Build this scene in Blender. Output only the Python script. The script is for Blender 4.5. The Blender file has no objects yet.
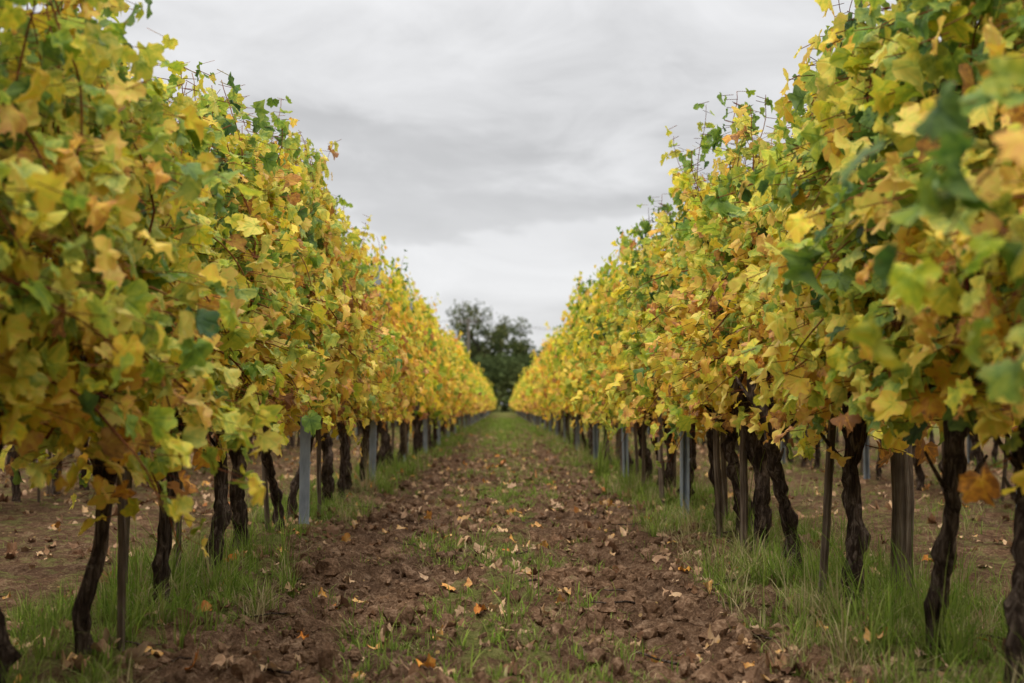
import bpy, math, random
import numpy as np
from mathutils import Vector, Matrix
R = np.random.RandomState(7)
random.seed(23)
scene = bpy.context.scene
COL = scene.collection

# ------------------------------------------------------------ helpers
def build_mesh(name, verts, quads=None, tris=None, attrs=None, smooth=True, mats=None, mat_idx=None):
    me = bpy.data.meshes.new(name)
    verts = np.asarray(verts, dtype=np.float32)
    nq = 0 if quads is None else len(quads)
    nt = 0 if tris is None else len(tris)
    loops = []
    if nq: loops.append(np.asarray(quads).reshape(-1))
    if nt: loops.append(np.asarray(tris).reshape(-1))
    loops = np.concatenate(loops).astype(np.int32)
    starts = np.concatenate([np.arange(nq) * 4, nq * 4 + np.arange(nt) * 3]).astype(np.int32)
    me.vertices.add(len(verts)); me.vertices.foreach_set('co', verts.reshape(-1))
    me.loops.add(len(loops)); me.loops.foreach_set('vertex_index', loops)
    me.polygons.add(nq + nt); me.polygons.foreach_set('loop_start', starts)
    me.update(calc_edges=True)
    me.polygons.foreach_set('use_smooth', np.full(nq + nt, smooth, dtype=bool))
    if attrs:
        for k, v in attrs.items():
            a = me.attributes.new(k, 'FLOAT_VECTOR', 'POINT')
            a.data.foreach_set('vector', np.asarray(v, dtype=np.float32).reshape(-1))
    for m in (mats or []): me.materials.append(m)
    if mat_idx is not None:
        me.polygons.foreach_set('material_index', np.asarray(mat_idx, dtype=np.int32))
    me.update()
    return me

def add_obj(name, me, loc=(0, 0, 0), parent=None):
    o = bpy.data.objects.new(name, me)
    o.location = loc
    COL.objects.link(o)
    if parent: o.parent = parent
    return o

def _hash(ix, iy, seed):
    n = (ix.astype(np.int64) * 374761393 + iy.astype(np.int64) * 668265263 + seed * 982451653) & 0xffffffff
    n = ((n ^ (n >> 13)) * 1274126177) & 0xffffffff
    n = n ^ (n >> 16)
    return (n & 0xffffff) / float(0xffffff)

def vnoise(x, y, f, seed=0):
    x = np.asarray(x, dtype=np.float64) * f + 1000.3; y = np.asarray(y, dtype=np.float64) * f + 1000.7
    ix = np.floor(x); iy = np.floor(y); fx = x - ix; fy = y - iy
    fx = fx * fx * (3 - 2 * fx); fy = fy * fy * (3 - 2 * fy)
    a = _hash(ix, iy, seed); b = _hash(ix + 1, iy, seed); c = _hash(ix, iy + 1, seed); d = _hash(ix + 1, iy + 1, seed)
    return (a * (1 - fx) + b * fx) * (1 - fy) + (c * (1 - fx) + d * fx) * fy

def sstep(a, b, x):
    t = np.clip((x - a) / (b - a), 0, 1); return t * t * (3 - 2 * t)

def H(x, y):
    x = np.asarray(x, dtype=np.float64); y = np.asarray(y, dtype=np.float64)
    fade = 1 - sstep(35, 90, np.abs(y))
    fx = 1 - sstep(8, 14, np.abs(x))
    soil = 1 - sstep(0.75, 1.05, np.abs(x)); centre = np.exp(-(x / 0.22) ** 2)
    rough = 0.45 + 0.55 * soil * (1 - 0.25 * centre)
    b1 = np.abs(vnoise(x, y, 9, 1) - .5) * 2; b2 = np.abs(vnoise(x + y * .3, y, 21, 2) - .5) * 2
    b3 = vnoise(x, y - x * .4, 47, 3)
    h = 0.040 * (vnoise(x, y, 3.1, 4) - .5) + rough * (0.046 * b1 + 0.038 * b2 + 0.018 * b3 - 0.045)
    rut = np.exp(-((np.abs(x) - 0.5) / 0.17) ** 2)
    h = h - 0.03 * rut + 0.02 * centre
    h = h + 0.05 * np.exp(-((np.abs(x) - 1.2) / 0.3) ** 2)
    h = h + 0.06 * (vnoise(x, y, 0.35, 9) - .5)
    return h * fade * fx

# ------------------------------------------------------------ node helper
class NT:
    def __init__(s, tree): s.t = tree; tree.nodes.clear()
    def n(s, typ, **kw):
        nd = s.t.nodes.new(typ)
        for k, v in kw.items(): setattr(nd, k, v)
        return nd
    def l(s, a, b): s.t.links.new(a, b)
    def setin(s, sock, v):
        if isinstance(v, bpy.types.NodeSocket): s.l(v, sock)
        elif v is not None: sock.default_value = v
    def math(s, op, a, b=None, clamp=False, c=None):
        nd = s.n('ShaderNodeMath', operation=op, use_clamp=clamp)
        s.setin(nd.inputs[0], a)
        if b is not None: s.setin(nd.inputs[1], b)
        if c is not None: s.setin(nd.inputs[2], c)
        return nd.outputs[0]
    def mix(s, f, a, b, blend='MIX'):
        nd = s.n('ShaderNodeMix', data_type='RGBA', blend_type=blend)
        s.setin(nd.inputs[0], f); s.setin(nd.inputs[6], a); s.setin(nd.inputs[7], b)
        return nd.outputs[2]
    def noise(s, vec, scale, detail=4, rough=0.55, dist=0.0):
        nd = s.n('ShaderNodeTexNoise'); nd.inputs['Scale'].default_value = scale
        nd.inputs['Detail'].default_value = detail; nd.inputs['Roughness'].default_value = rough
        nd.inputs['Distortion'].default_value = dist
        if vec is not None: s.l(vec, nd.inputs['Vector'])
        return nd.outputs['Fac']
    def ramp(s, f, stops, interp='LINEAR'):
        nd = s.n('ShaderNodeValToRGB'); cr = nd.color_ramp; cr.interpolation = interp
        while len(cr.elements) < len(stops): cr.elements.new(0.5)
        for e, (p, c) in zip(cr.elements, stops):
            e.position = p; e.color = (c[0], c[1], c[2], 1) if not np.isscalar(c) else (c, c, c, 1)
        s.l(f, nd.inputs[0]); return nd.outputs[0]
    def mapr(s, v, a, b, c=0.0, d=1.0, smooth=True):
        nd = s.n('ShaderNodeMapRange', interpolation_type='SMOOTHSTEP' if smooth else 'LINEAR')
        s.setin(nd.inputs[0], v)
        for i, q in enumerate((a, b, c, d)): nd.inputs[i + 1].default_value = q
        return nd.outputs[0]
    def scalev(s, vec, sc):
        nd = s.n('ShaderNodeVectorMath', operation='MULTIPLY'); s.l(vec, nd.inputs[0]); nd.inputs[1].default_value = sc
        return nd.outputs[0]
    def bump(s, h, strength, dist):
        nd = s.n('ShaderNodeBump'); nd.inputs['Strength'].default_value = strength; nd.inputs['Distance'].default_value = dist
        s.l(h, nd.inputs['Height']); return nd.outputs[0]

def new_mat(name):
    m = bpy.data.materials.new(name); m.use_nodes = True
    return m, NT(m.node_tree)

def finish(nt, color, rough=0.8, spec=0.2, normal=None, transl=0.0, tcolor=None, simple=False):
    if simple:
        p = nt.n('ShaderNodeBsdfDiffuse'); nt.setin(p.inputs['Color'], color)
    else:
        p = nt.n('ShaderNodeBsdfPrincipled'); nt.setin(p.inputs['Base Color'], color)
        nt.setin(p.inputs['Roughness'], rough); p.inputs['Specular IOR Level'].default_value = spec
    if normal is not None: nt.l(normal, p.inputs['Normal'])
    out = nt.n('ShaderNodeOutputMaterial')
    if transl > 0:
        tr = nt.n('ShaderNodeBsdfTranslucent'); nt.setin(tr.inputs['Color'], tcolor if tcolor is not None else color)
        mx = nt.n('ShaderNodeMixShader'); mx.inputs[0].default_value = transl
        nt.l(p.outputs[0], mx.inputs[1]); nt.l(tr.outputs[0], mx.inputs[2]); nt.l(mx.outputs[0], out.inputs[0])
    else: nt.l(p.outputs[0], out.inputs[0])
    return p

# ------------------------------------------------------------ materials
def leaf_material(name, stops, transl, fallen=False, far=False):
    m, nt = new_mat(name)
    at = nt.n('ShaderNodeAttribute', attribute_name='leaf')     # u, v, t
    at2 = nt.n('ShaderNodeAttribute', attribute_name='leaf2')   # rand, rim, rand2
    sp = nt.n('ShaderNodeSeparateXYZ'); nt.l(at.outputs['Vector'], sp.inputs[0])
    sp2 = nt.n('ShaderNodeSeparateXYZ'); nt.l(at2.outputs['Vector'], sp2.inputs[0])
    u, v, t = sp.outputs; rnd, rim, rnd2 = sp2.outputs
    oi = nt.n('ShaderNodeObjectInfo')
    tt = t
    if not fallen:
        oc = nt.n('ShaderNodeSeparateColor'); nt.l(oi.outputs['Color'], oc.inputs[0])
        tt = nt.math('ADD', tt, nt.math('MULTIPLY', nt.math('SUBTRACT', oi.outputs['Random'], 0.5), 0.12))
        tt = nt.math('ADD', tt, nt.math('SUBTRACT', oc.outputs[0], 0.5))
    tt = nt.math('ADD', tt, nt.math('MULTIPLY', rim, 0.08))
    if not far:
        comb = nt.n('ShaderNodeCombineXYZ'); nt.l(u, comb.inputs[0]); nt.l(v, comb.inputs[1])
        nt.l(nt.math('MULTIPLY', rnd, 57.0), comb.inputs[2])
        n1 = nt.noise(comb.outputs[0], 3.2, 2, 0.65)
        ang = nt.math('ARCTAN2', u, v)
        rad = nt.math('SQRT', nt.math('ADD', nt.math('MULTIPLY', u, u), nt.math('MULTIPLY', v, v)))
        k = 0.85
        fr = nt.math('SUBTRACT', nt.math('FLOORED_MODULO', nt.math('ADD', ang, k / 2), k), k / 2)
        dist = nt.math('MULTIPLY', nt.math('ABSOLUTE', fr), rad)
        vein = nt.mapr(dist, 0.008, 0.035, 1, 0)
        sec = nt.math('ABSOLUTE', nt.math('SINE', nt.math('ADD', nt.math('MULTIPLY', rad, 24), nt.math('MULTIPLY', nt.math('ABSOLUTE', fr), -26))))
        vv = nt.math('MAXIMUM', vein, nt.mapr(sec, 0.0, 0.22, 0.4, 0))
        tt = nt.math('ADD', tt, nt.math('MULTIPLY', nt.math('SUBTRACT', n1, 0.5), 0.42))
        tt = nt.math('SUBTRACT', tt, nt.math('MULTIPLY', vv, 0.08))
    tt = nt.math('MAXIMUM', nt.math('MINIMUM', tt, 0.99), 0.01)
    c = nt.ramp(tt, stops)
    if not far:
        sp_ = nt.math('MULTIPLY', nt.mapr(n1, 0.56, 0.64), nt.mapr(rim, 0.4, 1.0))
        sp_ = nt.math('MULTIPLY', sp_, nt.mapr(rnd2, 0.5, 1.0))
        c = nt.mix(nt.math('MULTIPLY', sp_, .75), c, (0.24, 0.10, 0.03, 1))
    hsv = nt.n('ShaderNodeHueSaturation'); nt.l(c, hsv.inputs['Color'])
    nt.l(nt.math('ADD', 0.78, nt.math('MULTIPLY', rnd2, 0.42)), hsv.inputs['Value'])
    nt.l(nt.math('ADD', 0.88, nt.math('MULTIPLY', rnd, 0.12)), hsv.inputs['Saturation'])
    c = hsv.outputs[0]
    if far:
        finish(nt, c, transl=transl, simple=True); return m
    geo = nt.n('ShaderNodeNewGeometry')
    under = nt.mix(0.16, c, (0.36, 0.42, 0.22, 1))
    cc = nt.mix(geo.outputs['Backfacing'], c, under) if not fallen else c
    if fallen: finish(nt, cc, transl=transl, simple=True)
    else: finish(nt, cc, 0.45, 0.25, nt.bump(nt.math('MULTIPLY', vv, -0.8), 0.5, 0.004), transl, c)
    return m
LS = [(0.00, (0.022, 0.062, 0.016)), (0.18, (0.065, 0.145, 0.020)), (0.36, (0.20, 0.32, 0.026)),
    (0.50, (0.46, 0.52, 0.034)), (0.63, (0.82, 0.68, 0.045)), (0.80, (0.89, 0.54, 0.048)),
    (0.92, (0.72, 0.31, 0.045)), (1.0, (0.34, 0.14, 0.04))]
mat_leaf = leaf_material('vine_leaf', LS, 0.42)
mat_leaf_far = leaf_material('vine_leaf_simple', LS, 0.42, far=True)
mat_fallen = leaf_material('fallen_leaf', [
    (0.0, (0.08, 0.036, 0.018)), (0.25, (0.17, 0.085, 0.042)), (0.5, (0.34, 0.20, 0.11)),
    (0.7, (0.54, 0.36, 0.20)), (0.85, (0.62, 0.32, 0.06)), (1.0, (0.50, 0.16, 0.03))], 0.10, True)

def bark_material(name, c0, c1, c2, zs=6):
    m, nt = new_mat(name)
    tc = nt.n('ShaderNodeTexCoord').outputs['Object']
    v = nt.scalev(tc, (60, 60, zs))
    n1 = nt.noise(v, 1.0, 4, 0.7, 0.8); n2 = nt.noise(tc, 9, 2)
    f = nt.math('ADD', nt.math('MULTIPLY', n1, 0.8), nt.math('MULTIPLY', n2, 0.28))
    c = nt.ramp(f, [(0.35, c0), (0.53, c1), (0.70, c2)])
    finish(nt, c, normal=nt.bump(n1, 1.0, 0.03), simple=True)
    return m
mat_bark = bark_material('vine_bark', (0.015, 0.010, 0.008), (0.060, 0.042, 0.032), (0.22, 0.165, 0.13), 9)
mat_stake = bark_material('weathered_stake_wood', (0.055, 0.040, 0.028), (0.15, 0.11, 0.08), (0.30, 0.24, 0.18), 2)
mat_treebark = bark_material('tree_bark', (0.02, 0.016, 0.012), (0.06, 0.045, 0.035), (0.12, 0.1, 0.08), 1)

m, nt = new_mat('shoot_cane'); tc = nt.n('ShaderNodeTexCoord').outputs['Object']
finish(nt, nt.ramp(nt.noise(tc, 6, 1), [(0.35, (0.10, 0.03, 0.018)), (0.55, (0.22, 0.085, 0.035)), (0.7, (0.24, 0.20, 0.05))]), simple=True)
mat_shoot = m
m, nt = new_mat('galvanised_steel'); tc = nt.n('ShaderNodeTexCoord').outputs['Object']
p = finish(nt, nt.ramp(nt.noise(nt.scalev(tc, (30, 30, 8)), 1, 4), [(0.3, (0.18, 0.205, 0.24)), (0.7, (0.33, 0.37, 0.41))]), 0.6, 0.4)
p.inputs['Metallic'].default_value = 0.15
mat_steel = m
m, nt = new_mat('trellis_wire'); finish(nt, (0.22, 0.22, 0.22, 1), 0.5, 0.4); mat_wire = m

m, nt = new_mat('grass_blade')
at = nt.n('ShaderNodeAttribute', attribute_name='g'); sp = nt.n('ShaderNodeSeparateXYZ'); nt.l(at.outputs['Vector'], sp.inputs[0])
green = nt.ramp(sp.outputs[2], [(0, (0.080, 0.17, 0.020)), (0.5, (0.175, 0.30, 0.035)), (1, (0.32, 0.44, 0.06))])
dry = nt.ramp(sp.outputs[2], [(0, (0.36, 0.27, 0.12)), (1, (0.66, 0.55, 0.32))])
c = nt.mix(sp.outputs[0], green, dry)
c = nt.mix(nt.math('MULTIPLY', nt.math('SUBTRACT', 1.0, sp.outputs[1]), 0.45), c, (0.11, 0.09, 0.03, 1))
finish(nt, c, transl=0.35, simple=True)
mat_grass = m

def soil_color(nt, pos):
    a = nt.noise(pos, 1.3, 3, 0.6); b = nt.noise(pos, 14, 4, 0.7); c = nt.noise(pos, 90, 3, 0.7)
    s = nt.math('ADD', nt.math('MULTIPLY', b, 0.55), nt.math('MULTIPLY', c, 0.45))
    dark = nt.ramp(s, [(0.32, (0.045, 0.025, 0.015)), (0.5, (0.150, 0.090, 0.055)), (0.65, (0.35, 0.235, 0.153))])
    tint = nt.ramp(a, [(0.35, (0.72, 0.71, 0.71)), (0.65, (1.15, 1.10, 1.04))])
    return nt.mix(1.0, dark, tint, 'MULTIPLY'), b, c
m, nt = new_mat('soil_clod')
geo = nt.n('ShaderNodeNewGeometry')
c, b, cc = soil_color(nt, geo.outputs['Position'])
finish(nt, c, simple=True, normal=nt.bump(cc, 0.7, 0.01)); mat_clod = m

m, nt = new_mat('vineyard_ground')
geo = nt.n('ShaderNodeNewGeometry'); pos = geo.outputs['Position']
c, b, cc = soil_color(nt, pos)
sx = nt.n('ShaderNodeSeparateXYZ'); nt.l(pos, sx.inputs[0]); X, Y, Z = sx.outputs
ax = nt.math('ABSOLUTE', X)
wob = nt.math('MULTIPLY', nt.math('SUBTRACT', nt.noise(pos, 1.6, 4, 0.65), 0.5), 1.2)
n_g = nt.noise(pos, 7, 5, 0.75)
axw = nt.math('ADD', ax, nt.math('MULTIPLY', wob, 0.8))
strip = nt.mapr(axw, 0.78, 1.05)
centre = nt.mapr(axw, 0.0, 0.50, 1, 0)
far = nt.mapr(nt.math('ADD', Y, nt.math('MULTIPLY', wob, 10)), 16, 48)
vfar = nt.mapr(Y, 60, 120)
alley = nt.mapr(axw, 1.55, 1.9, 0.50, 0.34)
cover = nt.math('MAXIMUM', nt.math('MULTIPLY', strip, alley), nt.math('MULTIPLY', centre, 0.49))
ruts = nt.mapr(nt.math('ABSOLUTE', nt.math('SUBTRACT', axw, 0.45)), 0.1, 0.3, 0.30, 1.0)
cover = nt.math('MAXIMUM', cover, nt.math('MULTIPLY', far, nt.math('MULTIPLY', ruts, 0.9)))
cover = nt.math('MAXIMUM', cover, vfar)
thr = nt.math('ADD', cover, nt.math('MULTIPLY', nt.math('SUBTRACT', n_g, 0.5), 1.7))
gm = nt.mapr(thr, 0.30, 0.62)
gcol = nt.ramp(nt.noise(pos, 22, 4, 0.7), [(0.3, (0.055, 0.066, 0.018)), (0.5, (0.125, 0.15, 0.034)), (0.7, (0.23, 0.22, 0.08))])
c2 = nt.mix(nt.math('MULTIPLY', gm, 0.75), c, gcol)
vor = nt.n('ShaderNodeTexVoronoi'); vor.inputs['Scale'].default_value = 26; nt.l(pos, vor.inputs['Vector'])
fl = nt.mapr(vor.outputs['Distance'], 0.16, 0.24, 1, 0)
sc = nt.n('ShaderNodeSeparateColor'); nt.l(vor.outputs['Color'], sc.inputs[0])
fl = nt.math('MULTIPLY', fl, nt.mapr(sc.outputs[0], 0.76, 0.80))
c3 = nt.mix(nt.math('MULTIPLY', fl, 0.7), c2, nt.ramp(sc.outputs[1], [(0, (0.15, 0.08, 0.04)), (0.6, (0.40, 0.26, 0.15)), (1, (0.55, 0.36, 0.12))]))
finish(nt, c3, simple=True, normal=nt.bump(nt.math('ADD', b, nt.math('MULTIPLY', cc, 0.6)), 1.0, 0.04))
mat_ground = m

# ------------------------------------------------------------ ground mesh
def grow(a, b, s0, r):
    out = [a]; s = s0
    while out[-1] < b: out.append(out[-1] + s); s *= r
    return out
xi = list(np.arange(-2.2, 2.2001, 0.0175)); xo = grow(2.2, 900, 0.03, 1.12)[1:]
xs = np.array([-v for v in reversed(xo)] + xi + xo)
yb = [-v for v in reversed(grow(0, 60, 0.1, 1.15))]
ys = yb + list(np.arange(0.08, 3.4, 0.05)) + list(np.arange(3.4, 8.5, 0.0185))
y = ys[-1]
while y < 45: y += max(0.0185, y * 0.0035); ys.append(y)
while y < 1500: y *= 1.06; ys.append(y)
ys = np.array(ys)
GX, GY = np.meshgrid(xs, ys)
V = np.stack([GX, GY, H(GX, GY)], -1).reshape(-1, 3)
nx, ny = len(xs), len(ys)
idx = np.arange(nx * ny).reshape(ny, nx)
Q = np.stack([idx[:-1, :-1], idx[:-1, 1:], idx[1:, 1:], idx[1:, :-1]], -1).reshape(-1, 4)
add_obj('ground', build_mesh('ground', V, Q, mats=[mat_ground]))

# ------------------------------------------------------------ leaf template
def template(half, ringf):
    outl = half + [(0.03, -0.02)] + [(-a, b) for a, b in reversed(half[1:])]
    outl = np.array(outl); n = len(outl); cen = np.array([[0.0, 0.22]])
    tri = []; quad = []
    if ringf:
        ring = cen + (outl - cen) * ringf
        T = np.vstack([cen, ring, outl]); rim = np.concatenate([[0], np.full(n, 0.45), np.full(n, 1.0)])
        for i in range(n):
            j = (i + 1) % n; tri.append((0, 1 + j, 1 + i)); quad.append((1 + i, 1 + j, 1 + n + j, 1 + n + i))
    else:
        T = np.vstack([cen, outl]); rim = np.concatenate([[0], np.full(n, 1.0)])
        for i in range(n): tri.append((0, 1 + (i + 1) % n, 1 + i))
    return T, rim, np.array(tri), np.array(quad).reshape(-1, 4)
HI = template([(0.0, 1.0), (0.07, 0.88), (0.15, 0.87), (0.20, 0.74), (0.27, 0.66), (0.36, 0.74), (0.48, 0.71), (0.60, 0.70), (0.60, 0.54), (0.55, 0.38),
        (0.67, 0.26), (0.70, 0.10), (0.62, -0.06), (0.50, -0.20), (0.36, -0.22), (0.22, -0.30)], .55)
MD = template([(0.0, 1.0), (0.20, 0.82), (0.27, 0.64), (0.60, 0.68), (0.54, 0.36), (0.67, 0.10), (0.48, -0.22), (0.20, -0.27)], 0)
LO = template([(0.0, 1.0), (0.28, 0.66), (0.60, 0.62), (0.64, 0.0), (0.24, -0.27)], 0)

def norm(a): return a / np.maximum(np.linalg.norm(a, axis=-1, keepdims=True), 1e-9)

def make_leaves(P, n, t, s, tv, rs, curl=1.0, tp=HI):
    TPL, RIM, ttri, tquad = tp; NV = len(TPL)
    N = len(P); n = norm(n); t = norm(t - n * np.sum(n * t, -1, keepdims=True)); b = np.cross(t, n)
    u = TPL[:, 0][None] * (1 + rs.uniform(-.15, .12, (N, 1))); v = np.repeat(TPL[:, 1][None], N, 0)
    jit = 1 + rs.normal(0, 0.05, (N, NV)) * (RIM[None] > 0.9)
    u = u * jit; v = .22 + (v - .22) * jit
    # a share of the leaves is wilted: strongly folded and curled
    wl = np.where(rs.rand(N, 1) < .18, 1.9, 1.0) * curl
    fold = rs.uniform(-0.15, 0.60, (N, 1)) * wl; droop = rs.uniform(0.0, 0.6, (N, 1)) * wl
    ph = rs.uniform(0, 6.28, (N, 1)); amp = rs.uniform(0.02, 0.14, (N, 1)) * wl
    ang = np.arctan2(u, v)
    w = fold * np.abs(u) - droop * v * v + amp * np.sin(ang * 5 + ph) * RIM[None] * 1.2 + rs.normal(0, 0.02, (N, NV)) * curl
    s = s[:, None, None]
    co = P[:, None] + s * (u[..., None] * b[:, None] + v[..., None] * t[:, None] + w[..., None] * n[:, None])
    off = (np.arange(N) * NV)[:, None, None]
    tr = (ttri[None] + off).reshape(-1, 3)
    qd = (tquad[None] + off).reshape(-1, 4) if len(tquad) else np.zeros((0, 4), int)
    a1 = np.stack([u, v, np.repeat(tv[:, None], NV, 1)], -1).reshape(-1, 3)
    r1 = np.repeat(rs.rand(N, 1), NV, 1); r2 = np.repeat(rs.rand(N, 1), NV, 1)
    a2 = np.stack([r1, np.repeat(RIM[None], N, 0), r2], -1).reshape(-1, 3)
    return co.reshape(-1, 3), qd, tr, a1, a2

def tube(pts, rads, seg=6, noise_amp=0.0, rs=None, cap=True):
    pts = np.array(pts, dtype=float); rads = np.array(rads, dtype=float)
    d = norm(np.gradient(pts, axis=0))
    ref = np.array([1.0, 0.13, 0.05]) if abs(d[0][0]) < 0.8 else np.array([0.1, 1.0, 0.0])
    vs = []
    rid = None
    if noise_amp: rid = rs.normal(0, 1, seg)
    for i in range(len(pts)):
        a = np.cross(d[i], ref); a /= np.linalg.norm(a); b = np.cross(d[i], a)
        th = np.linspace(0, 2 * math.pi, seg, endpoint=False)
        r = rads[i] * np.ones(seg)
        if noise_amp:
            rid = rid * 0.8 + rs.normal(0, 0.6, seg)
            r = r * (1 + noise_amp * np.clip(rid, -2, 2))
        vs.append(pts[i] + np.outer(np.cos(th) * r, a) + np.outer(np.sin(th) * r, b))
    vs = np.vstack(vs); q = []
    for i in range(len(pts) - 1):
        for k in range(seg):
            q.append((i * seg + k, i * seg + (k + 1) % seg, (i + 1) * seg + (k + 1) % seg, (i + 1) * seg + k))
    t = []
    if cap:
        vs = np.vstack([vs, pts[-1] + d[-1] * rads[-1] * 0.4]); L = len(vs) - 1; o = (len(pts) - 1) * seg
        for k in range(seg): t.append((o + k, o + (k + 1) % seg, L))
    return vs, np.array(q), np.array(t).reshape(-1, 3)

class Acc:
    def __init__(s): s.v = []; s.q = []; s.t = []; s.a = []; s.b = []; s.n = 0; s.mq = []; s.mt = []
    def add(s, v, q, t, mi=0, a=None, b=None):
        s.v.append(v); s.q.append(np.asarray(q).reshape(-1, 4) + s.n); s.t.append(np.asarray(t).reshape(-1, 3) + s.n)
        s.mq.append(np.full(len(s.q[-1]), mi)); s.mt.append(np.full(len(s.t[-1]), mi))
        s.a.append(a if a is not None else np.zeros((len(v), 3))); s.b.append(b if b is not None else np.zeros((len(v), 3)))
        s.n += len(v)
    def mesh(s, name, mats, an=('leaf', 'leaf2'), smooth=True):
        return build_mesh(name, np.vstack(s.v), np.vstack(s.q), np.vstack(s.t), {an[0]: np.vstack(s.a), an[1]: np.vstack(s.b)},
                          smooth, mats, np.concatenate(s.mq + s.mt))

# ------------------------------------------------------------ canopy variants
def canopy(seed, lod=0):
    rs = np.random.RandomState(seed); L = .95
    acc = Acc(); P = []; N = []; T = []; S = []; TV = []
    lo = lod == 2
    def leaf(p, side, size, tv, nz=0.45):
        if lo and rs.rand() < .5: return
        n = np.array([side * 0.85, 0, nz]) + rs.normal(0, 0.52, 3)
        t = np.array([side * 0.25, 0, -0.9]) + rs.normal(0, 0.60, 3)
        P.append(p); N.append(n); T.append(t); S.append(size * (1.35 if lo else .92)); TV.append(tv)
    shoots = []
    for i in range(17):
        yy = rs.normal(0, .26)
        p = np.array([rs.normal(0, 0.06), np.clip(yy, -.48, .48), 0.74 + rs.uniform(-.05, .12)])
        shoots.append((p, np.array([rs.normal(0, .24), rs.normal(0, .30), 1.0]), rs.uniform(0.98, 1.42) + (rs.rand() < .25) * rs.uniform(.1, .35), 'up'))
    for i in range(10):
        sd = rs.choice([-1, 1])
        shoots.append((np.array([sd * 0.05, rs.uniform(-L / 2, L / 2), rs.uniform(0.80, 1.5)]),
                       np.array([sd * 1.0, rs.normal(0, .4), rs.uniform(-.1, .6)]), rs.uniform(0.3, 0.66), 'droop'))
    for i in range(rs.choice([0, 0, 1, 2])):   # canes trailing below the cordon
        sd = rs.choice([-1, 1])
        shoots.append((np.array([sd * 0.08, rs.uniform(-L / 2, L / 2), rs.uniform(0.75, .95)]),
                       np.array([sd * .6, rs.normal(0, .4), -.1]), rs.uniform(0.4, 0.7), 'hang'))
    zmin = rs.uniform(.53, .65)
    for (p, d, ln, kind) in shoots:
        st = 0.055; k = int(ln / st); pts = [p.copy()]; d = d / np.linalg.norm(d)
        tb = rs.normal(0, 0.10)
        zm = zmin if rs.rand() < .8 else zmin - .10
        if kind == 'hang': zm = .34
        for j in range(k):
            d = d + rs.normal(0, 0.11, 3)
            if kind == 'up':
                d[2] += 0.10 if p[2] < 2.0 else -0.05
                d[0] -= 1.0 * p[0] * (0.4 if p[2] < 1.1 else 0.6)
            else: d[2] -= 0.16 if kind == 'droop' else .22
            d = d / np.linalg.norm(d); p = p + d * st; pts.append(p.copy())
            z = p[2]
            if z < zm: break
            hfac = np.clip((z - 0.55) / 1.65, 0, 1)
            base = 0.64 - 0.21 * hfac + tb
            side = np.sign(p[0] + rs.normal(0, 0.10)) or 1
            tip = j / max(k, 1)
            size = rs.uniform(0.046, 0.086) * (1 - 0.35 * max(0, tip - 0.7) / 0.3)
            off = np.array([side * rs.uniform(0.02, 0.08), rs.normal(0, 0.045), rs.uniform(-0.02, 0.05)])
            leaf(p + off, side, size, base + rs.normal(0, 0.13))
            if rs.rand() < (0.94 if kind != 'hang' else .4) and tip < 0.90:
                for q in range(rs.choice([1, 2, 2])):
                    sd = side if rs.rand() < 0.7 else -side
                    ext = rs.uniform(0.04, 0.20) * (1.15 - 0.6 * hfac)
                    o2 = np.array([sd * ext, rs.normal(0, 0.07), rs.uniform(-0.08, 0.06)])
                    leaf(p + o2, sd, rs.uniform(0.036, 0.082), base + 0.02 + rs.normal(0, 0.13))
        if not lo:
            r = np.linspace(0.0048, 0.0016, len(pts))
            v, q, t = tube(pts, r, 4); acc.add(v, q, t, 1)
    for i in range(340):
        sd = rs.choice([-1, 1]); z = rs.uniform(0.66, 1.75) if i < 260 else rs.uniform(zmin, .95)
        x = sd * rs.uniform(0.06, 0.27) * (1.0 - 0.35 * max(0, z - 1.2))
        leaf(np.array([x, rs.uniform(-L / 2, L / 2), z]), sd, rs.uniform(0.042, 0.085), 0.67 - 0.21 * (z - 0.55) / 1.65 + rs.normal(0, 0.16))
    P_, N_, T_, S_, TV_ = map(np.array, (P, N, T, S, TV))
    co, qd, tr, a1, a2 = make_leaves(P_, N_, T_, S_, TV_, rs, tp=(HI, MD, LO)[lod])
    acc.add(co, qd, tr, 0, a1, a2)
    if lod == 0:
        M = len(P_)
        back = P_ + np.stack([-np.sign(N_[:, 0]) * 0.06, rs.normal(0, .015, M), rs.uniform(0.0, 0.03, M)], -1)
        e = 0.0013
        o = np.array([[e, 0, e], [-e, e, 0], [0, -e, -e]])
        pv = np.stack([P_[:, None] + o[None], back[:, None] + o[None]], 1).reshape(-1, 3)
        off = (np.arange(M) * 6)[:, None, None]
        pq = (np.array([(0, 1, 4, 3), (1, 2, 5, 4), (2, 0, 3, 5)])[None] + off).reshape(-1, 4)
        acc.add(pv, pq, np.zeros((0, 3), int), 1)
    return acc.mesh('vine_foliage', [mat_leaf if lod == 0 else mat_leaf_far, mat_shoot])
CAN = [canopy(100 + i) for i in range(9)]
CANMD = [canopy(150 + i, 1) for i in range(8)]
CANLO = [canopy(200 + i, 2) for i in range(6)]

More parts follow.
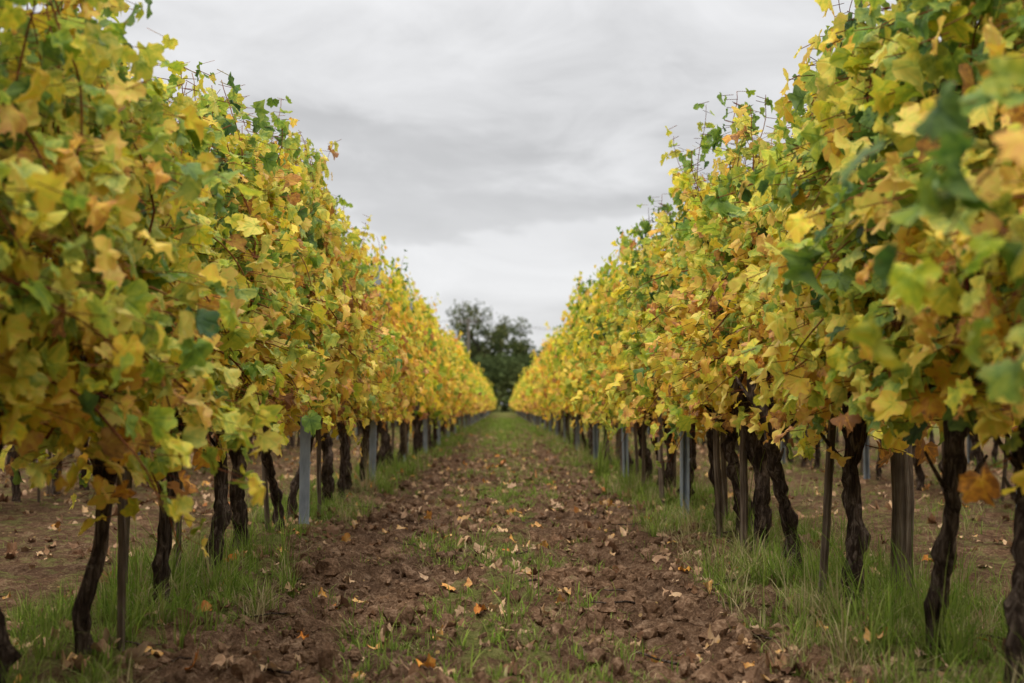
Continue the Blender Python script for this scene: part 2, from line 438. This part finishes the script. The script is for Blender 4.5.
# ------------------------------------------------------------ trunk variants
def trunk(seed):
    rs = np.random.RandomState(seed); acc = Acc()
    k = 30; z = np.linspace(-0.06, 0.80, k)
    a1, a2, p1, p2 = rs.uniform(.006, .028), rs.uniform(.01, .035), rs.uniform(0, 6), rs.uniform(0, 6)
    lx, ly = rs.uniform(-.09, .09), rs.uniform(-.20, .20)
    f = (z + .06) / .86
    x = a1 * np.sin(f * 6 + p1) - a1 * math.sin(p1) + lx * f + np.cumsum(rs.normal(0, .0045, k))
    y = a2 * np.sin(f * 7 + p2) - a2 * math.sin(p2) + ly * f + np.cumsum(rs.normal(0, .0045, k))
    R0 = rs.uniform(0.019, 0.029)
    r = R0 * (1.0 - 0.10 * f + 0.5 * np.exp(-f * 14) + 0.5 * np.exp(-((f - 0.90) / .12) ** 2)) * (1 + rs.normal(0, .09, k))
    for kn in range(rs.randint(1, 4)): r = r * (1 + rs.uniform(.2, .45) * np.exp(-((f - rs.uniform(.15, .9)) / .04) ** 2))
    pts = np.stack([x, y, z], -1)
    acc.add(*tube(pts, r, 18, 0.13, rs), 0)
    for sd in (-1, 1):
        n = 9; s = np.linspace(0, 1, n)
        ap = np.stack([x[-2] * (1 - s) + rs.normal(0, .02) * s, y[-2] + sd * s * 0.40, 0.76 + 0.08 * np.sin(s * 2.6) + rs.normal(0, .008, n)], -1)
        acc.add(*tube(ap, np.linspace(0.015, 0.006, n), 8, 0.1, rs), 0)
    for i in range(rs.randint(3, 6)):
        zz = rs.uniform(.5, .8); j = int(zz / .86 * k) - 1; a = rs.uniform(0, 6.28); L = rs.uniform(.05, .18)
        n = 5; s = np.linspace(0, 1, n)
        ap = pts[j] + np.stack([np.cos(a) * L * s * .7, np.sin(a) * L * s, L * 0.9 * s ** 1.3], -1)
        acc.add(*tube(ap, np.linspace(0.009, 0.004, n), 6, 0.1, rs), 0)
    return acc.mesh('vine_trunk', [mat_bark])
TRK = [trunk(300 + i) for i in range(14)]

def stake_mesh(seed, h, r):
    rs = np.random.RandomState(seed); k = 9; z = np.linspace(-.08, h, k)
    pts = np.stack([rs.normal(0, .003, k), rs.normal(0, .003, k), z], -1)
    acc = Acc(); acc.add(*tube(pts, np.full(k, r), 7, 0.05, rs), 0)
    return acc.mesh('stake', [mat_stake])
STK = [stake_mesh(40 + i, 1.35, 0.012 + 0.003 * i) for i in range(3)]
POSTW = stake_mesh(55, 1.6, 0.042)

def steel_post():
    prof = [(-.027, -.018), (-.027, .018), (-.012, .018), (-.012, .0155), (-.0245, .0155), (-.0245, -.0155), (.0245, -.0155), (.0245, .0155), (.012, .0155), (.012, .018), (.027, .018), (.027, -.018)]
    prof = np.array(prof); n = len(prof); zz = [-.1, 1.85]
    vs = np.vstack([np.column_stack([prof, np.full(n, z)]) for z in zz])
    q = [(i, (i + 1) % n, n + (i + 1) % n, n + i) for i in range(n)]
    acc = Acc(); acc.add(vs, np.array(q), np.zeros((0, 3), int), 0)
    for z in np.arange(0.35, 1.8, 0.15):
        for sd in (-1, 1):
            b = np.array([(sd * .0272, -.006, z), (sd * .0272, .006, z), (sd * .0272, .006, z + .02), (sd * .0272, -.006, z + .02), (sd * .036, 0, z + .02), (sd * .036, 0, z + .012)])
            acc.add(b, np.array([(0, 1, 4, 5), (2, 3, 5, 4)]), np.array([(0, 5, 3), (1, 2, 4)]), 0)
    return acc.mesh('steel_post', [mat_steel], smooth=False)
SPOST = steel_post()

# ------------------------------------------------------------ rows
END = 128
def make_row(xc, ylist, posts, main, side, end=END):
    row = bpy.data.objects.new('grapevine_row', None); COL.objects.link(row); row.location = (xc, 0, 0)
    for i, y in enumerate(ylist):
        if y > end: break
        if main and any(abs(y - py) < .22 for py in posts): continue
        xj = random.gauss(0, 0.03); g = float(H(xc + xj, y))
        o = add_obj('trunk', random.choice(TRK), (xj, y, g - 0.01), row)
        o.rotation_euler = (0, 0, random.choice((0, math.pi)) + random.gauss(0, .15)); s = random.uniform(.85, 1.3); o.scale = (s * 1.05, s * 1.05, random.uniform(.92, 1.05))
        if random.random() < 0.68:
            sx = random.choice([-1, 1]) * random.uniform(.05, .13)
            if main and y < 45 and y > 2:
                st = add_obj('wooden_stake', random.choice(STK), (xc + sx, y + random.uniform(-.2, .2), g))
            else: st = add_obj('stake', random.choice(STK), (sx, y + random.uniform(-.15, .15), g), row)
            st.rotation_euler = (random.gauss(0, .04), random.gauss(0, .04), random.uniform(0, 6))
    y = -4.0
    while y < end:
        lib = CANLO if ((not main) or y > 26) else (CANMD if (y > 12 or y < 1.2) else CAN)
        o = add_obj('foliage', random.choice(lib), (random.gauss(0, .035), y, float(H(xc, y))), row)
        flip = random.choice([1, -1]); mir = random.choice([1, -1])
        hs = random.uniform(.91, 1.06)
        if main and y < 4.8: hs *= 0.97
        o.scale = (flip * random.uniform(.84, 1.10), mir * random.uniform(.95, 1.08), hs)
        o.rotation_euler = (0, random.gauss(0, .035), 0)
        sh = 0.5 + random.gauss(0, 0.05) + 0.03 * min(1, max(0, (y - 6) / 25))
        if main and side < 0 and y < 6: sh -= 0.09
        if main and side > 0 and y < 4.5: sh -= 0.05
        o.color = (sh, 0, 0, 1)
        y += random.uniform(.76, .92)
    for y in posts:
        if y > end: break
        g = float(H(xc, y))
        if main: po = add_obj('steel_trellis_post', SPOST, (xc - side * .08, y, g))
        else: po = add_obj('steel_post', SPOST, (0, y, g), row)
        po.rotation_euler = (random.gauss(0, .012), random.gauss(0, .012), (0 if side < 0 else math.pi))
    acc = Acc()
    for z in (0.72, 1.15, 1.55, 1.8):
        ww = [(0.0, yy, z) for yy in np.linspace(-5, end, 60)]
        acc.add(*tube(ww, np.full(60, .0014), 4), 0)
    add_obj('trellis_wires', acc.mesh('wires', [mat_wire]), (0.02, 0, 0), row)
    return row
def fill(start):
    y = start; out = []
    while y < END: out.append(y); y += random.uniform(.78, .9)
    return out
Lt = [-3.4, -2.5, -1.6, -.8, .1, .9, 1.75, 2.6, 3.43, 3.95, 4.97, 5.8, 6.6, 7.55] + fill(8.5)
Rt = [-3.4, -2.5, -1.6, -.8, .1, .9, 1.7, 2.55, 3.37, 3.95, 5.0, 5.78, 6.5, 7.25, 8.15] + fill(9.6)
XR = 1.2
make_row(-XR, Lt, [-.2, 8.05, 12.2, 16.4] + list(np.arange(20.6, END, 4.2)), True, -1)
make_row(XR, Rt, [-.4, 8.8, 13.0, 17.2] + list(np.arange(21.4, END, 4.2)), True, 1)
for k in (1, 2):
    for sd in (-1, 1):
        make_row(sd * (XR + 2.4 * k), fill(-3.5), list(np.arange(1.5, END, 4.2)), False, sd, END if k == 1 else 70)
o = add_obj('wooden_stake', STK[2], (-1.31, 4.94, float(H(-1.31, 4.94)))); o.rotation_euler = (0.0, 0.02, 0)
o = add_obj('wooden_post', POSTW, (1.50, 5.35, float(H(1.5, 5.35)))); o.rotation_euler = (0.01, -0.02, 1)

# ------------------------------------------------------------ clods
def ico():
    import bmesh
    bm = bmesh.new(); bmesh.ops.create_icosphere(bm, subdivisions=2, radius=1)
    v = np.array([x.co[:] for x in bm.verts]); f = np.array([[w.index for w in q.verts] for q in bm.faces]); bm.free(); return v, f
IV, IF = ico()
N = 9000
cy = 2.6 + 24 * R.rand(N) ** 1.7; cx = R.uniform(-1.05, 1.05, N)
keep = (R.rand(N) < np.where(np.abs(cx) < .2, .6, 1.0)); cx, cy = cx[keep], cy[keep]; N = len(cx)
sz = np.clip(0.005 + R.exponential(0.008, N), 0, 0.045)
vv = np.repeat(IV[None], N, 0)
for kf in range(3):
    dirs = norm(R.normal(0, 1, (N, 1, 3))); vv = vv * (1 + 0.18 * np.sin(np.sum(vv * dirs, -1, keepdims=True) * R.uniform(2, 6, (N, 1, 1)) + R.uniform(0, 6, (N, 1, 1))))
vv = vv * R.uniform(.65, 1.3, (N, 1, 3)) * (1 + R.normal(0, .06, vv.shape[:2] + (1,)))
vv = vv * sz[:, None, None] + np.stack([cx, cy, H(cx, cy) + sz * .15], -1)[:, None]
ff = (IF[None] + (np.arange(N) * len(IV))[:, None, None]).reshape(-1, 3)
add_obj('soil_clods', build_mesh('soil_clods', vv.reshape(-1, 3), None, ff, smooth=False, mats=[mat_clod]))

# ------------------------------------------------------------ fallen leaves
def scatter(n, x0, x1, y0, y1, p=1.0):
    return R.uniform(x0, x1, n), y0 + (y1 - y0) * R.rand(n) ** p
parts = [scatter(1300, -1.05, 1.05, 2.6, 40, 1.35), scatter(550, .8, 1.7, 2.6, 40, 1.3), scatter(550, -1.7, -.8, 2.6, 40, 1.3),
         scatter(1700, 1.5, 6, 2.6, 40, 1.2), scatter(2300, -6, -1.5, 2.6, 40, 1.2), scatter(250, -3, 3, -4, 2.6)]
for i in range(34):
    a, b = R.uniform(-.95, .95), R.uniform(3.6, 16); k = R.randint(4, 11)
    parts.append((a + R.normal(0, .07, k), b + R.normal(0, .12, k)))
lx = np.concatenate([p[0] for p in parts]); ly = np.concatenate([p[1] for p in parts]); N = len(lx)
P = np.stack([lx, ly, H(lx, ly) + R.uniform(.006, .022, N)], -1)
n = np.array([0, 0, 1.0]) + R.normal(0, .45, (N, 3)); n[:, 2] = np.abs(n[:, 2]) + .2
n *= np.where(R.rand(N, 1) < .45, -1, 1)
tv = R.choice([.08, .28, .45, .6, .7, .84, .95], N, p=[.11, .19, .23, .22, .17, .06, .02]) + R.normal(0, .05, N)
co, qd, tr, a1, a2 = make_leaves(P, n, R.normal(0, 1, (N, 3)), R.uniform(.022, .055, N), tv, R, 1.8)
add_obj('fallen_leaves', build_mesh('fallen_leaves', co, qd, tr, {'leaf': a1, 'leaf2': a2}, True, [mat_fallen]))

acc = Acc()
for i in range(110):
    x, y = R.uniform(-1.5, 1.5), 3 + 15 * R.rand() ** 1.5; a = R.uniform(0, 6.28); L = R.uniform(.06, .28); n = 6; s = np.linspace(-.5, .5, n)
    px = x + np.cos(a) * L * s; py = y + np.sin(a) * L * s + R.normal(0, .004, n)
    pts = np.stack([px, py, float(H(x, y)) + .014 + R.uniform(-.05, .12) * L * (s + .5) + R.normal(0, .002, n)], -1)
    acc.add(*tube(pts, np.linspace(.004, .002, n) * R.uniform(.7, 1.4), 5), 0)
add_obj('twigs', acc.mesh('twigs', [mat_bark]))

# ------------------------------------------------------------ grass
def blades(bx, by, h, w, dirx, diry, lean, dry, rs):
    N = len(bx); z = H(bx, by) - .005
    fs = np.array([0, .35, .7, 1.0]); wd = np.array([1, .85, .5, 0])
    side = np.stack([-diry, dirx], -1)
    V = []
    for k in range(4):
        f = fs[k]; ox = lean * h * f ** 1.8
        cx = bx + dirx * ox; cy = by + diry * ox; cz = z + h * f * (1 - 0.45 * np.clip(lean, 0, 1.2) * f)
        if k < 3:
            V.append(np.stack([cx + side[:, 0] * w * wd[k] / 2, cy + side[:, 1] * w * wd[k] / 2, cz], -1))
            V.append(np.stack([cx - side[:, 0] * w * wd[k] / 2, cy - side[:, 1] * w * wd[k] / 2, cz], -1))
        else: V.append(np.stack([cx, cy, cz], -1))
    V = np.stack(V, 1); off = (np.arange(N) * 7)[:, None, None]
    q = (np.array([(0, 1, 3, 2), (2, 3, 5, 4)])[None] + off).reshape(-1, 4); t = (np.array([(4, 5, 6)])[None] + off).reshape(-1, 3)
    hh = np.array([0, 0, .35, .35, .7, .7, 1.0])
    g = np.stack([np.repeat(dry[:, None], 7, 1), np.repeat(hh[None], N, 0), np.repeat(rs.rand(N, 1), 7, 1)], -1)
    return V.reshape(-1, 3), q, t, g.reshape(-1, 3)

def tufts(tx, ty, nb, hmean, spread, dryp, wmul=1.0, leanm=0.6):
    T = len(tx); rep = np.repeat(np.arange(T), nb); N = len(rep)
    a = R.uniform(0, 6.28, N); rr = np.abs(R.normal(0, 1, N)) * spread
    bx = tx[rep] + np.cos(a) * rr; by = ty[rep] + np.sin(a) * rr
    a2 = a + R.normal(0, .7, N)
    th = hmean * np.exp(R.normal(0, .5, T))
    h = th[rep] * R.uniform(.4, 1.15, N)
    dist = np.maximum(ty[rep], 3)
    w = R.uniform(.0022, .0052, N) * wmul * np.maximum(1, dist / 9)
    dryt = np.where(R.rand(T) < dryp, .85, .0)
    dry = np.clip(dryt[rep] + R.normal(.08, .14, N), 0, 1)
    return blades(bx, by, h, w, np.cos(a2), np.sin(a2), np.abs(R.normal(leanm, .35, N)), dry, R)

def grass_obj(name, sets):
    acc = Acc()
    for (v, q, t, g) in sets: acc.add(v, q, t, 0, g)
    add_obj(name, acc.mesh(name, [mat_grass], an=('g', 'g2')))
sets = []
def strip(n, x0, x1, y0, y1, p, nb, h, sp, dryp, thr=.45, wm=1.0, freq=1.3, seed=20):
    x, y = scatter(n, x0, x1, y0, y1, p)
    k = (vnoise(x, y, freq, seed) * .6 + vnoise(x, y, freq * 3.1, seed + 5) * .4) > thr
    x, y = x[k], y[k]
    if len(x): sets.append(tufts(x, y, nb, h, sp, dryp, wm))
strip(1200, -1.65, -.84, 2.6, 12, 1.2, 24, .085, .035, .14, .48)
strip(900, -1.65, -.80, 12, 45, 1.3, 14, .11, .06, .12, .40)
strip(1500, .80, 1.75, 2.6, 12, 1.2, 24, .095, .035, .30, .47)
strip(950, .78, 1.7, 12, 45, 1.3, 14, .11, .06, .22, .38)
strip(2400, -.50, .46, 2.8, 14, 1.2, 11, .046, .03, .08, .48, 1.15, 1.6)
strip(1400, -.50, .50, 14, 60, 1.2, 12, .055, .07, .06, .40)
strip(1600, -.95, .95, 2.8, 18, 1.2, 9, .036, .03, .1, .53, 1.1, 1.7, 33)
strip(1400, -.95, .95, 22, 80, 1.1, 10, .06, .12, .05, .40)
strip(1900, 1.7, 6.2, 2.6, 30, 1.2, 13, .07, .05, .15, .44)
strip(900, -6.2, -1.7, 2.6, 30, 1.2, 12, .06, .05, .2, .5)
strip(1200, 1.4, 6, -4, 3, 1, 10, .07, .05, .2, .4); strip(900, -6, -1.2, -4, 3, 1, 10, .07, .05, .2, .4)
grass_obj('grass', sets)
sets2 = []
for (x, y, k, h) in [(.98, 6.3, 60, .19), (1.02, 5.7, 50, .17), (.93, 7.1, 50, .16), (1.05, 4.9, 40, .14), (1.0, 8.5, 40, .16), (-.98, 9.5, 30, .1), (.85, 5.2, 25, .09), (.9, 6.0, 40, .14)]:
    sets2.append(tufts(x + R.normal(0, .06, 6), y + R.normal(0, .12, 6), k // 3, h, .03, 1.0, .8, .8))
grass_obj('dry_grass', sets2)
sets3 = []
for (x, y, h) in [(-1.12, 4.3, .18), (-1.25, 4.6, .2), (-1.05, 5.2, .17), (-1.2, 3.9, .2), (-1.3, 5.3, .2), (1.15, 4.2, .22), (1.25, 4.7, .22), (1.2, 5.4, .2), (1.3, 3.9, .22), (-1.1, 6.2, .16), (1.12, 6.6, .18), (-1.2, 7.3, .16), (1.1, 9.5, .2), (1.0, 11.5, .2), (-1.0, 11, .2), (-1.05, 14, .2), (1.0, 14, .25), (1.3, 5.0, .25)]:
    sets3.append(tufts(x + R.normal(0, .10, 7), y + R.normal(0, .15, 7), 34, h * .85, .04, .05, 1.15, .5))
grass_obj('tall_grass', sets3)

# ------------------------------------------------------------ distant trees
m, nt = new_mat('tree_foliage')
at = nt.n('ShaderNodeAttribute', attribute_name='leaf'); sp = nt.n('ShaderNodeSeparateXYZ'); nt.l(at.outputs['Vector'], sp.inputs[0])
oi = nt.n('ShaderNodeObjectInfo')
c = nt.ramp(sp.outputs[0], [(0, (0.028, 0.044, 0.016)), (.5, (0.070, 0.094, 0.030)), (1, (0.17, 0.165, 0.05))])
c = nt.mix(nt.math('MULTIPLY', oi.outputs['Random'], .2), c, (0.09, 0.09, 0.06, 1))
finish(nt, c, transl=.2, simple=True); mat_tf = m

def tree(name, loc, h, wd, dens, seed, lsize=.30, tr=.022):
    rs = np.random.RandomState(seed); acc = Acc(); tips = []
    def br(p, d, L, r, lv):
        k = 6; pts = [p.copy()]
        for i in range(k):
            d = d + rs.normal(0, .12, 3); d[2] += .04; d = d / np.linalg.norm(d); p = p + d * L / k; pts.append(p.copy())
        acc.add(*tube(pts, np.linspace(r, r * .55, k + 1), 6 if lv < 2 else 4), 0)
        if lv >= 3: tips.extend([pts[3], pts[-1]]); return
        nb = 5 if lv == 0 else 4
        for j in range(nb):
            s = rs.uniform(.25, 1.0); q = pts[int(s * k)]
            a = rs.uniform(0, 6.28); e = rs.uniform(.4, 1.0)
            nd = norm(d * e + np.array([math.cos(a), math.sin(a), .15]) * wd)
            br(q, nd, L * rs.uniform(.5, .78), r * .5, lv + 1)
        br(pts[-1], d, L * .6, r * .5, lv + 1)
    br(np.array([0, 0, -.2]), np.array([0, 0, 1.0]), h * .42, h * tr, 0)
    tips = np.array(tips); sc_ = h / tips[:, 2].max(); n = len(tips)
    acc.v = [v * sc_ for v in acc.v]; tips = tips * sc_
    clump_t = rs.rand(n); keep = rs.rand(n) < .85
    rep = np.repeat(np.arange(n)[keep], dens)
    c = tips[rep] + rs.normal(0, h * .030, (len(rep), 3)) * np.array([1.1, 1.1, .8])
    N = len(c); ax1 = norm(rs.normal(0, 1, (N, 3))); ax2 = norm(np.cross(ax1, rs.normal(0, 1, (N, 3))))
    s = (lsize * rs.uniform(.5, 1.2, N))[:, None]
    V = np.stack([c - ax1 * s * .5, c + ax2 * s * .3, c + ax1 * s * .5, c - ax2 * s * .3], 1).reshape(-1, 3)
    q = np.arange(N * 4).reshape(-1, 4)
    tv = np.clip(clump_t[rep] * .6 + rs.rand(N) * .35 + (c[:, 2] / h - .5) * .2, 0, 1)
    a = np.repeat(np.stack([tv, tv, tv], -1), 4, 0)
    acc.add(V, q, np.zeros((0, 3), int), 1, a)
    return add_obj(name, acc.mesh(name, [mat_treebark, mat_tf]), loc)
tree('deciduous_tree', (-1.6, 150, 0), 11.8, 1.25, 26, 5, .38)
tree('deciduous_tree', (2.0, 152, 0), 9.8, 1.35, 32, 8, .38)
tree('deciduous_tree', (0.2, 158, 0), 10.4, 1.3, 34, 21, .38)
tree('deciduous_tree', (-6.5, 172, 0), 9.5, 1.1, 24, 9, .40)
tree('deciduous_tree', (6.5, 170, 0), 8.5, 1.2, 26, 12, .40)
def treeline(name, x0, x1, y, hmin, hmax, n, seed, smin=.3, smax=.9):
    rs = np.random.RandomState(seed)
    xs_ = rs.uniform(x0, x1, n); yy = y + rs.normal(0, 3, n)
    env = hmin + (hmax - hmin) * vnoise(xs_, yy * 0, .16, seed) * (0.7 + .3 * vnoise(xs_, yy, .8, seed + 1))
    z = env * rs.rand(n) ** .8
    c = np.stack([xs_, yy, z], -1); ax1 = norm(rs.normal(0, 1, (n, 3))); ax2 = norm(np.cross(ax1, rs.normal(0, 1, (n, 3))))
    s = rs.uniform(smin, smax, n)[:, None]
    V = np.stack([c - ax1 * s * .5, c + ax2 * s * .35, c + ax1 * s * .5, c - ax2 * s * .35], 1).reshape(-1, 3)
    tv = np.clip(vnoise(xs_, z, .5, seed + 2) * .7 + rs.rand(n) * .2, 0, 1)
    a = np.repeat(np.stack([tv, tv, tv], -1), 4, 0)
    add_obj(name, build_mesh(name, V, np.arange(n * 4).reshape(-1, 4), None, {'leaf': a}, True, [mat_tf]))
treeline('hedge', -25, 25, 146, 4.2, 7.5, 30000, 61, .25, .6)
treeline('distant_trees', -260, 260, 330, 5, 14, 50000, 62)

m, nt = new_mat('pole_wood'); finish(nt, (0.13, 0.11, 0.09, 1), .9, .1); mat_pole = m
acc = Acc()
acc.add(*tube([(0, 0, -.3), (0, 0, 4), (0, 0, 9.3)], [.15, .13, .10], 10), 0)
acc.add(*tube([(-.9, 0, 8.9), (0, -.12, 8.9), (.9, 0, 8.9)], [.06, .06, .06], 6), 0)
for x in (-.8, 0.0, .8): acc.add(*tube([(x, 0, 8.92), (x, 0, 9.15)], [.04, .05], 6), 0)
for dx in (-.8, 0.0, .8):
    for s, (ex, ey) in ((1, (55, 40)), (-1, (-60, -8))):
        q = np.linspace(0, 1, 24); pts = np.stack([dx + ex * q, ey * q, 9.15 - 4 * 1.3 * q * (1 - q)], -1)
        acc.add(*tube(pts, np.full(24, .008), 4), 0)
add_obj('utility_pole', acc.mesh('utility_pole', [mat_pole]), (-3.4, 140, 0))

# ------------------------------------------------------------ world
w = bpy.data.worlds.new('World'); scene.world = w; w.use_nodes = True
nt = NT(w.node_tree)
SUN_EL, SUN_AZ = 52, 200
sky = nt.n('ShaderNodeTexSky', sky_type='NISHITA'); sky.sun_disc = False
sky.sun_elevation = math.radians(SUN_EL); sky.sun_rotation = math.radians(SUN_AZ)
bg1 = nt.n('ShaderNodeBackground'); nt.l(sky.outputs[0], bg1.inputs[0]); bg1.inputs[1].default_value = 0.10
d = nt.n('ShaderNodeTexCoord').outputs['Generated']
sd = nt.n('ShaderNodeSeparateXYZ'); nt.l(d, sd.inputs[0]); dz = sd.outputs[2]; dx = sd.outputs[0]
na = nt.noise(nt.scalev(d, (3.6, 3.6, 9)), 1.0, 5, .55, .4)
nb = nt.noise(nt.scalev(d, (8, 8, 19)), 1.0, 6, .60, .6)
ez = nt.math('ADD', dz, nt.math('MULTIPLY', nt.math('SUBTRACT', na, .5), .26))
ez = nt.math('ADD', ez, nt.math('MULTIPLY', nt.math('SUBTRACT', nb, .5), .09))
ez = nt.math('ADD', ez, nt.math('MULTIPLY', dx, .05))
cr = nt.ramp(ez, [(0, .76), (.08, .84), (.135, .84), (.152, .69), (.18, .62), (.225, .76), (.30, .83), (1.0, .84)], 'EASE')
vari = nt.math('ADD', .80, nt.math('MULTIPLY', nb, .44))
gain = nt.math('ADD', 1.0, nt.math('MULTIPLY', nt.mapr(dz, .25, .9, 0, 1), 2.0))
col = nt.mix(1.0, cr, (1.0, 1.0, 1.01, 1), 'MULTIPLY')
bg2 = nt.n('ShaderNodeBackground'); nt.l(col, bg2.inputs[0]); nt.l(nt.math('MULTIPLY', vari, gain), bg2.inputs[1])
mx = nt.n('ShaderNodeMixShader'); mx.inputs[0].default_value = .95
nt.l(bg1.outputs[0], mx.inputs[1]); nt.l(bg2.outputs[0], mx.inputs[2])
out = nt.n('ShaderNodeOutputWorld'); nt.l(mx.outputs[0], out.inputs[0])

sl = bpy.data.lights.new('sun', 'SUN'); sl.energy = 1.5; sl.angle = math.radians(15); sl.color = (1, .94, .86)
so = bpy.data.objects.new('sun', sl); COL.objects.link(so)
az = math.radians(SUN_AZ); el = math.radians(SUN_EL)
v = Vector((math.sin(az) * math.cos(el), math.cos(az) * math.cos(el), math.sin(el)))
so.rotation_euler = v.to_track_quat('Z', 'Y').to_euler(); so.location = v * 30

cam = bpy.data.cameras.new('camera'); cam.lens = 50; cam.sensor_width = 36; cam.clip_end = 5000; cam.clip_start = .05
cam.dof.use_dof = True; cam.dof.focus_distance = 5.8; cam.dof.aperture_fstop = 3.3
co = bpy.data.objects.new('camera', cam); COL.objects.link(co); co.location = (0, 0, .73)
co.rotation_euler = (math.radians(90 + 2.56), 0, -9 / 1422)
scene.camera = co
scene.view_settings.view_transform = 'Standard'; scene.view_settings.look = 'None'; scene.view_settings.exposure = 0
